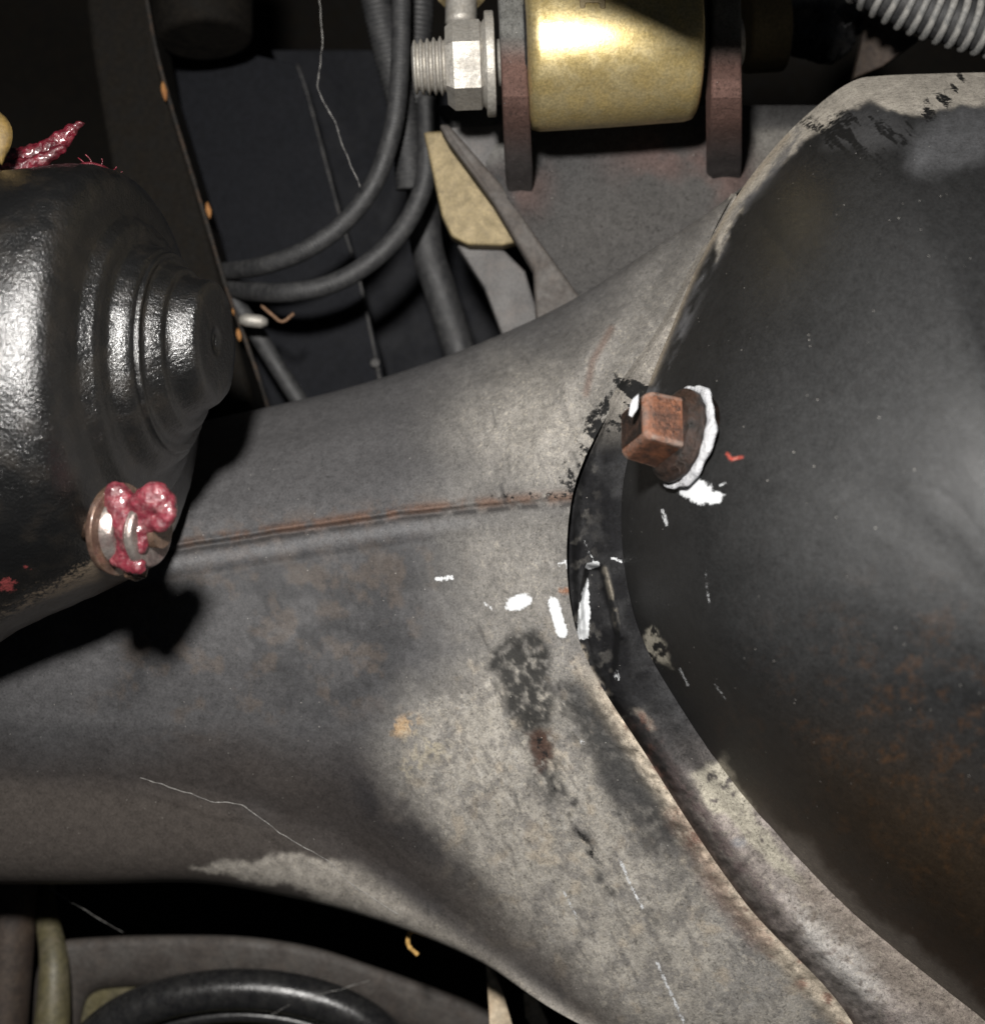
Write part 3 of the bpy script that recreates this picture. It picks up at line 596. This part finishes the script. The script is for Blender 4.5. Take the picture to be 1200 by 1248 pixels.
# ------------------------------------------------------------------ left unit
un = thing('suspension_joint', 'wet black cast iron joint housing with stepped round end at the left edge', 'joint', P(60, 760, -150))
uax = Vector((.992, -.125, 0)).normalized()
U = [(-420, 640, 400), (-200, 560, 345), (0, 496, 281), (60, 480, 269), (110, 467, 260), (136, 461, 253), (152, 458, 246), (162, 456, 236), (168, 454, 224), (170, 450, 210), (170, 448, 190), (170, 446, 180), (172, 445, 174), (182, 443, 168), (186, 442, 162), (186, 441, 150), (187, 440, 141), (190, 439, 137), (207, 435, 129), (210, 433, 122), (210, 432, 119), (214, 432, 121), (216, 432, 118), (213, 431, 112), (214, 430, 106), (217, 429, 103), (230, 427, 97), (232, 426, 93), (231, 425, 88), (233, 424, 84), (250, 421, 78), (258, 419, 75), (262, 418, 71), (263, 418, 60), (262, 418, 30), (261.5, 418, 14), (257, 418, 12), (255, 418, 4)]
c0 = P(150, 452, -70)
def uc(cx_, cy_): # centre positions slide along the axis as they move right
    k = (cx_-150)/100.0*.956/.95; p = c0+uax*k*1.0; return Vector((p.x, p.y, c0.z+(452-cy_)/100.0*.956))
UR = [(uc(a, b), r/100.0*.956) for a, b, r in U]
# refine rings
dense = []
for (p, r), (q, s) in zip(UR[:-1], UR[1:]):
    k = max(1, int(max((q-p).length, abs(r-s))/.07)); dense += [(p.lerp(q, i/k), r+(s-r)*i/k) for i in range(k)]
dense.append(UR[-1])
o = rings('joint_body', dense, uax, M['cast'], un, 260, wob=0)
me = o.data; co = np.empty(len(me.vertices)*3); me.vertices.foreach_get('co', co); co = co.reshape(-1, 3)
wo = co+np.array(un.location); nn = (fbm(wo[:, 0]*100, wo[:, 2]*100+wo[:, 1]*60, 40, 4, 2)-.5)*.022+(fbm(wo[:, 0]*100+wo[:, 1]*77, wo[:, 2]*100, 11, 3, 5)-.5)*.016
cen = np.array(c0-un.location); v = co-cen; axn = np.array(uax); rad = v-np.outer(v@axn, axn); rl = np.linalg.norm(rad, axis=1)[:, None]+1e-6
co = co+rad/rl*nn[:, None]+axn*nn[:, None]*.6; me.vertices.foreach_set('co', co.ravel()); me.update()
f_ = (DIST+wo[:, 1])/DIST; px_ = 600+wo[:, 0]*100/f_; py_ = 624-wo[:, 2]*100/f_
ln = np.interp(px_, [-300, 0, 60, 125, 200, 260], [960, 772, 738, 694, 640, 590])
wn = np.exp(-(np.clip(ln-py_, 0, 999)/30.)**2)*(px_ < 240)*(wo[:, 1] < .5); wn = np.where(py_ > ln, 1.0*(px_ < 240)*(wo[:, 1] < .5), wn)
rd = blob(px_, py_, 8, 712, 9, 10, 0, .8)+blob(px_, py_, 35, 690, 4, 4, 0, .8)*.7
at = me.attributes.new('worn', 'FLOAT_COLOR', 'POINT'); b_ = np.ones((len(co), 4), np.float32); b_[:, 0] = wn; b_[:, 1] = rd; b_[:, 2] = 0; at.data.foreach_set('color', b_.ravel())
# bright scraped lower edge

# grease covered pinch bolt
pb = thing('grease_nipple_bolt', 'small bolt with two round washers smeared in red grease under the black joint', 'bolt', P(165, 700, -240))
bx2 = Vector((.92, -.38, -.05)).normalized(); w0 = P(146, 645, -205)
cyl('washer', w0-bx2*.05, w0+bx2*.03, .50, .50, M['greased'], pb, 56, .02)
cyl('bolt_collar', w0+bx2*.03, w0+bx2*.16, .40, .33, M['silver'], pb, 40, .02)
cyl('bolt_shank', w0-bx2*.5, w0+bx2*.55, .17, .17, M['greased'], pb, 32)
w1 = w0+bx2*.36+Vector((0, 0, -.02))
cyl('retainer_disc', w1-bx2*.10, w1+bx2*.0, .30, .38, M['silver'], pb, 56, .02)
cyl('retainer_disc', w1+bx2*.0, w1+bx2*.06, .38, .35, M['silver'], pb, 56, .02)
q = w0+bx2*.2+Vector((0, -.05, -.40)); finish(cyl('square_tip', q+Vector((0, .1, .14)), q+Vector((0.02, -.02, -.10)), .17, .12, M['greased'], pb, 4), .02)
def blobmesh(name, spheres, mat, parent, seed=0, voxel=.028, rough=.035, sc=14):
    bm = bmesh.new()
    for (c_, r_, st_) in spheres:
        res = bmesh.ops.create_icosphere(bm, subdivisions=2, radius=1)
        for v_ in res['verts']: v_.co = Vector((v_.co.x*r_*st_[0], v_.co.y*r_*st_[1], v_.co.z*r_*st_[2]))+Vector(c_)
    V_ = [v_.co.copy() for v_ in bm.verts]; F_ = [[v_.index for v_ in f_.verts] for f_ in bm.faces]; bm.free()
    o_ = mesh(name, V_, F_, mat, parent)
    rm = o_.modifiers.new('remesh', 'REMESH'); rm.mode = 'VOXEL'; rm.voxel_size = voxel; rm.use_smooth_shade = True
    tx = bpy.data.textures.new(name, 'CLOUDS'); tx.noise_scale = 1.6/sc; tx.noise_depth = 3
    sm = o_.modifiers.new('smooth', 'SMOOTH'); sm.iterations = 2
    dp = o_.modifiers.new('disp', 'DISPLACE'); dp.texture = tx; dp.strength = rough*1.6; dp.mid_level = .5
    return o_
rnd = random.Random(3)
def densify(sp_):
    out = []
    for (c_, r_, q_), (d_, t_, _) in zip(sp_[:-1], sp_[1:]):
        L_ = (d_-c_).length
        if L_ > .42: out.append((c_, r_, q_)); continue
        k_ = max(1, int(L_/.03))
        for i_ in range(k_): f_ = i_/k_; out.append((c_.lerp(d_, f_), (r_+(t_-r_)*f_)*rnd.uniform(.86, 1.1), q_))
    return out+[sp_[-1]]
sph = []
for (x_, y_, r_) in [(143, 605, 15), (150, 622, 18), (160, 640, 19), (163, 662, 15), (152, 676, 11), (176, 615, 15), (190, 605, 16), (200, 613, 13), (205, 626, 9), (197, 640, 8), (172, 632, 12), (158, 690, 8), (142, 680, 8), (168, 690, 9)]:
    sph.append((P(x_, y_, -226-(x_-140)*.30+rnd.uniform(-3, 3)), r_/100*.86, (1, .8, 1)))
sph = [(c_, r_*1.22, (1, .7, 1)) for c_, r_, q_ in densify(sph)]
blobmesh('red_grease', sph, M['redfresh'], pb, voxel=.022, rough=.028, sc=26)

# red torn grease at the top
gt = thing('grease_boot', 'torn red grease and dark wet knob on top of the black joint', 'boot', P(50, 215, -60))
sph = [(P(x_, y_, d_), r_/100, (1.15, .9, .7)) for x_, y_, r_, d_ in [(-20, 224, 18, -10), (8, 211, 17, -10), (26, 204, 14, -10), (44, 197, 11.5, -10), (60, 189, 9, -8), (75, 181, 7, -8), (300, 900, .1, 400), (14, 200, 22, 20), (36, 192, 20, 20), (56, 184, 16, 20), (72, 172, 12, 20), (86, 158, 8, 20), (98, 150, 5, 20), (300, 900, .1, 400), (50, 211, 13, 0), (66, 211, 11, 0), (82, 212, 8, 0)]]
sph = [q_ for q_ in sph if q_[1] > .01]
sph = densify(sph)
blobmesh('smeared_grease', sph, M['red'], gt, rough=.05, voxel=.02, sc=18)
sph = [(P(x_, y_-2, -16), r_/100, (1.3, 1, .7)) for x_, y_, r_ in [(99, 205, 6), (108, 203, 7), (118, 206, 7), (128, 210, 6), (137, 213, 6), (144, 219, 4.5), (148, 224, 3)]]
sph = densify(sph)
blobmesh('torn_edge', sph, M['red'], gt, rough=.02, voxel=.016, sc=18)
rings('wet_knob', [(P(36, 168, 60)+Vector((0, 0, -.25)), .12), (P(36, 168, 60)+Vector((0, 0, -.15)), .26), (P(36, 168, 60), .30), (P(36, 168, 60)+Vector((0, 0, .15)), .24), (P(36, 168, 60)+Vector((0, 0, .22)), .1)], (0, 0, 1), M['gloss'], gt, 40, wob=.05)
for a, b in [((112, 200, -20), (104, 188, -24)), ((122, 203, -20), (124, 193, -24)), ((134, 209, -20), (142, 203, -24)), ((104, 202, -20), (95, 192, -20)), ((140, 212, -20), (149, 209, -24))]:
    tube('fibre', [a, ((a[0]+b[0])/2+2, (a[1]+b[1])/2, a[2]), b], .8, M['red'], gt, 6, 3)

# leaf at left edge
lf = []
for k in range(13):
    t = k/12; wl = math.sin(math.pi*t**.8)*19*(1-.15*t); lf.append((t, wl))
V = []; 
for t, wl in lf:
    y_ = 134+t*66; cx_ = -6+8*t
    for s_ in (-1, -.5, 0, .5, 1): V.append(P(cx_+s_*wl, y_, -90+abs(s_)*8-6*math.sin(t*3)))
F = [tuple(int(q) for q in f) for f in grid_faces(13, 5)]
o = tag(mesh('dry_leaf', V, F, M['leaf']), 'yellow dry leaf blade poking in at the left edge above red grease', 'leaf')
sd = o.modifiers.new('s', 'SOLIDIFY'); sd.thickness = .015

# ------------------------------------------------------------------ behind: rails, panels, cables
fr = thing('frame_rail', 'dark slanting chassis rail with rust specks down its right edge', 'rail', P(240, 500, 430))
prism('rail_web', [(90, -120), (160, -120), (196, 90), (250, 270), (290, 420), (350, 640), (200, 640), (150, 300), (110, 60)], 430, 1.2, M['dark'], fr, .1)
V = []; e0 = resample([(158, -120), (190, 60), (212, 140), (250, 265), (282, 370), (312, 450), (356, 600)], 10)
tube('rail_lip', [(a, b, 426) for a, b in e0[::6]], 3.2, M['rusty'], fr, 8, 8, jit=.3)
for (x_, y_, a_, b_) in [(200, 111, 4.5, 12), (254, 256, 4.5, 10), (291, 408, 4, 8), (284, 380, 1.5, 4)]:
    rings('rust_flake', [(P(x_-b_*.15, y_-b_, 416), .01), (P(x_-b_*.1, y_-b_*.6, 414), a_/140), (P(x_, y_, 413), a_/100), (P(x_+b_*.1, y_+b_*.6, 414), a_/140), (P(x_+b_*.15, y_+b_, 416), .01)], (0.15, 0, -1), MR := bpy.data.materials.get('orange_rust') or mat_simple('orange_rust', (.36, .17, .05), (.22, .09, .03), .8, 0, 20, .6), fr, 10, wob=.15)
pn = thing('inner_panel', 'blue black sheet metal panel with a worn pale vertical edge behind the cables', 'panel', P(380, 480, 640))
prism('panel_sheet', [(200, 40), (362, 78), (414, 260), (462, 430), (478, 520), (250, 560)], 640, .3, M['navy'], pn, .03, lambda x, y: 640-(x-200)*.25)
tube('panel_edge', [(362, 78, 596), (376, 120, 592), (414, 262, 583), (440, 350, 577), (470, 500, 570)], 3, M['edge'], pn, 8, 7, jit=.5)
prism('side_sheet', [(330, 60), (560, 60), (660, 520), (478, 520), (414, 260)], 760, .2, M['navy'], pn, .03)
cyl('stud', P(457, 442, 575), P(457, 442, 560), .09, .07, M['edge'], pn, 12)
tag(cyl('bump_stop', P(235, -120, 500), P(250, 50, 480), .95, .75, M['dark'], None, 48, .1), 'dark rounded bump stop hanging at the top behind the spider thread', 'bump stop')

grp = 'black cables looping behind the axle'
tag(tube('cable', [(487, -60, 330), (489, 20, 330), (486, 100, 330), (478, 160, 332), (455, 225, 335), (415, 275, 340), (365, 308, 350), (310, 326, 390), (250, 332, 500), (180, 330, 540)], 14, M['rubber'], None, 16, 1.2, .02, 4.2), 'upper of the two looping black cables, running up past the bolt', 'cable', grp)
tag(tube('cable', [(520, 120, 372), (521, 180, 372), (515, 230, 370), (490, 280, 368), (450, 320, 366), (400, 347, 366), (340, 357, 385), (270, 350, 480), (200, 340, 540)], 15, M['rubber'], None, 16, 1.2, .018, 4.2), 'lower of the two looping black cables, below the other loop', 'cable', grp)
tag(tube('conduit', [(448, -60, 380), (458, 0, 380), (472, 60, 385), (490, 130, 390), (497, 190, 395), (500, 230, 400)], 22, M['rubber'], None, 18, 1.5, .05, 6), 'ribbed black conduit with pale dots running beside the upper cable', 'conduit')
tag(tube('conduit', [(512, -60, 420), (512, 10, 420), (508, 60, 420), (506, 120, 420), (503, 180, 420)], 20, M['rubber'], None, 18, 1.5, .05, 6), 'ribbed black conduit behind the threaded bolt end', 'conduit')
tag(tube('hose', [(515, 230, 470), (520, 300, 480), (535, 350, 490), (560, 430, 500), (580, 500, 500)], 26, M['rubber'], None, 20, 8), 'wide dull grey hose dropping behind the axle below the golden bracket', 'hose')
tag(tube('hose', [(280, 360, 470), (310, 402, 470), (340, 450, 470), (385, 520, 470)], 14, M['rubber'], None, 14, 6), 'short thin hose slanting down under the cable loops', 'hose')
tag(rings('cable_clip', [(P(292, 390, 400), .06), (P(300, 390, 398), .10), (P(318, 392, 398), .10), (P(326, 392, 400), .05)], (1, 0, 0), M['zinc'], None, 16), 'small silver clip under the lower cable loop', 'clip')
tag(tube('dry_twig', [(318, 372, 345), (332, 384, 342), (344, 392, 344), (358, 382, 346)], 2.5, mat_simple('dry_brown_twig', (.16, .09, .05), None, .8), None, 6, 4, jit=.5), 'thin brown twig caught under the lower cable loop', 'twig')

br = thing('spring_bracket', 'dull golden plate bracket standing behind the grey gusset', 'bracket', P(580, 390, 330))
prism('golden_plate', [(516, 160), (545, 158), (605, 235), (640, 292), (612, 299), (570, 298), (550, 288), (538, 262)], 300, .35, M['golddull'], br, .04)
prism('grey_strut', [(556, 298), (610, 300), (640, 330), (670, 430), (620, 430), (590, 350)], 330, .4, M['plate'], br, .05)
prism('grey_tab', [(545, 155), (612, 150), (615, 205), (590, 205)], 260, .2, M['plate'], br, .03)

# top right
o = thing('side_fitting', 'dim golden sleeve in shadow right of the second bracket ear', 'sleeve', P(928, 95, 260))
cyl('sleeve', P(906, 35, 300), P(955, 32, 300), .62, .62, M['golddull'], o, 64, .05)
sph = [(P(x_, y_, 420), r_/100, (1.1, .8, 1)) for x_, y_, r_ in [(985, 10, 42), (1020, 20, 40), (1010, 50, 36), (980, 45, 30), (1045, 0, 30), (1000, -30, 50)]]
tag(blobmesh('plastic_wrap', sph, M['gloss'], None, rough=.16, voxel=.05, sc=5), 'crumpled glossy black wrap between sleeve and ribbed conduit', 'wrap')
tag(prism('tan_plate', [(1058, 10), (1075, 22), (1122, 46), (1076, 80), (1040, 95), (1050, 50)], 380, .2, M['brown'], None, .03), 'small tan brown plate under the ribbed conduit end', 'plate')
rh = thing('ribbed_hose', 'thick ribbed conduit with dusty pale ribs in the top right corner', 'conduit', P(1150, 60, 195))
hp = resample([(1030, -45, 215), (1075, -14, 200), (1130, 12, 195), (1200, 33, 190), (1290, 52, 190)], 14.5)
tube('conduit_core', [tuple(q) for q in hp], 33, M['rubber'], rh, 28, 6)
W = PN(hp[:, 0], hp[:, 1], hp[:, 2]); rb0 = None
for k in range(1, len(W)-1):
    if rb0 is None:
        V = []
        for i in range(40):
            a = 2*math.pi*i/40
            for j in range(8):
                b = 2*math.pi*j/8; rr_ = .345+.05*math.cos(b); V.append((rr_*math.cos(a), rr_*math.sin(a), .052*math.sin(b)))
        rb = rb0 = mesh('rib', V, [tuple(int(q) for q in f) for f in grid_faces(40, 8, True)]+[(39*8+j, 39*8+(j+1) % 8, (j+1) % 8, j) for j in range(8)], M['ribbed'], rh)
        for v_ in rb.data.vertices: v_.co += rootloc(rh)
    else: rb = rb0.copy(); C.objects.link(rb)
    rb.location = Vector(W[k])-rh.location; rb.rotation_euler = Vector(W[k+1]-W[k-1]).to_track_quat('Z', 'Y').to_euler()

V = [(x_, y_, z_) for y_ in (-4, -3.8) for x_, z_ in ((.0, 6.9), (.36, 5.98), (1.35, 5.50), (2.6, 5.46), (2.8, 6.9))]  # out-of-view sheet, added only to cast shade on the bushing's upper right
cm = mesh('shade_sheet', V, [(0, 1, 2, 3, 4), (9, 8, 7, 6, 5)]+[(i+5, (i+1) % 5+5, (i+1) % 5, i) for i in range(5)], M['dark'], None, smooth=False)
tag(finish(cm, .04), 'unseen dark sheet added above the golden bushing to shade its upper right', 'bracket')

# ------------------------------------------------------------------ below: spring seat
ss_ = thing('coil_spring_perch', 'rounded dusty spring perch under the axle holding a shiny black rubber ring', 'spring perch', P(290, 1330, 480))
def ell(cx_, cy_, rx, ry, d, n=80, a0_=180, a1_=360, p=2.0):
    r_ = []
    for k in range(n+1):
        t = math.radians(a0_+(a1_-a0_)*k/n); cc, s_ = math.cos(t), math.sin(t)
        r_.append((cx_+rx*math.copysign(abs(cc)**(2/p), cc), cy_+ry*math.copysign(abs(s_)**(2/p), s_), d))
    return r_
rim = [(40, 1320, 500), (42, 1240, 500), (55, 1180, 500), (75, 1158, 500), (130, 1152, 500), (220, 1150, 500), (300, 1154, 500), (380, 1168, 500), (450, 1190, 500), (530, 1218, 500), (600, 1250, 500), (700, 1320, 500)]
ro = np.array([(38, 1330), (40, 1240), (46, 1180), (66, 1150), (130, 1142), (220, 1140), (300, 1142), (380, 1154), (450, 1176), (530, 1204), (600, 1234), (700, 1300)], float)
cen_ = np.array([300, 1420.]); lines = [(1.0, 560), (1.0, 505), (.985, 492), (.95, 488), (.84, 500), (.80, 506), (.78, 540)]
ro = resample([tuple(q) for q in ro], 6)
L_ = [PN(cen_[0]+(ro[:, 0]-cen_[0])*f_, cen_[1]+(ro[:, 1]-cen_[1])*f_, np.full(len(ro), float(d_))) for f_, d_ in lines]
o = mesh('perch_rim', np.array(L_).reshape(-1, 3), [tuple(int(q) for q in f) for f in grid_faces(len(lines), len(ro))], M['rimgrey'], ss_)
mesh('perch_pan', np.array([PN(cen_[0]+(ro[:, 0]-cen_[0])*f_, cen_[1]+(ro[:, 1]-cen_[1])*f_, np.full(len(ro), 538.)) for f_ in (.8, .1)]).reshape(-1, 3), [tuple(int(q) for q in f) for f in grid_faces(2, len(ro))], M['khaki'], ss_)
tube('rubber_ring', ell(292, 1310, 195, 104, 430, 60), 31, M['gloss'], ss_, 32, 6)
tube('rubber_lip', ell(292, 1316, 158, 78, 440, 60), 10, M['gloss'], ss_, 16, 6)
prism('film_disc', ell(292, 1325, 150, 80, 0, 50)[0:51] and [(a, b) for a, b, _ in ell(292, 1325, 150, 80, 0, 50)], 478, .1, M['olive'], ss_, 0)
ar = thing('lower_arm', 'khaki coated arm rising beside the spring perch at the lower left', 'arm', P(60, 1290, 470))
tube('arm_bar', [(62, 1040, 600), (55, 1100, 540), (66, 1180, 470), (60, 1300, 440)], 20, M['khaki'], ar, 20, 8, rfun=lambda t: .55+1.0*t)
tag(tube('shock_tube', [(20, 1030, 520), (12, 1150, 500), (0, 1300, 480)], 38, M['brown'], None, 28, 8), 'brown dusty tube in the bottom left corner', 'tube')
# leaves and debris
def shard(name, poly, d, mat, label, cat):
    o_ = prism(name, poly, d, .03, mat, None, .005, lambda x, y: d+12*math.sin(y*.05+x*.03)); return tag(o_, label, cat)
shard('dry_leaf', [(592, 1176), (600, 1179), (612, 1208), (627, 1260), (597, 1260), (595, 1220)], 300, M['cream'], 'pale pointed dry leaf tip standing below the axle at the bottom edge', 'leaf')
shard('dry_leaf', [(638, 1210), (652, 1214), (668, 1248), (652, 1258), (640, 1240)], 420, M['cream'], 'brown crumpled leaf bit right of the pale leaf tip', 'leaf')
tag(tube('curled_sprig', [(504, 1128, 232), (498, 1141, 230), (498, 1153, 230), (509, 1164, 230)], 3.4, M['curl'], None, 8, 2, jit=.3), 'tiny curled yellow sprig hanging below the axle edge', 'sprig')
def web(pts, r, label, d):
    q_ = resample([(a, b) for a, b in pts], 9); q_ = [(a+rnd.uniform(-.9, .9), b+rnd.uniform(-.9, .9), d(a, b) if callable(d) else d) for a, b in q_]
    tag(tube('cobweb_thread', q_, r, M['web'], None, 6, 2.5, jit=1.0), label, 'cobweb', 'cobweb threads')
web([(388, -20), (391, 20), (393, 55), (387, 95), (391, 118), (410, 150), (415, 172), (427, 200), (439, 228)], .5, 'pale thread hanging from the top edge down to the upper cable', 250)
web([(170, 948), (215, 962), (262, 978), (290, 980), (325, 1003), (345, 1018), (400, 1050), (425, 1075), (485, 1115)], .4, 'pale thread sagging across the lower left face of the axle', lambda a, b: 88)
web([(60, 1082), (100, 1108), (150, 1136)], .35, 'faint thread under the axle above the spring perch', 380)
web([(330, 1238), (360, 1222), (400, 1210), (450, 1195)], .45, 'thread stretched over the shiny black rubber ring', 400)
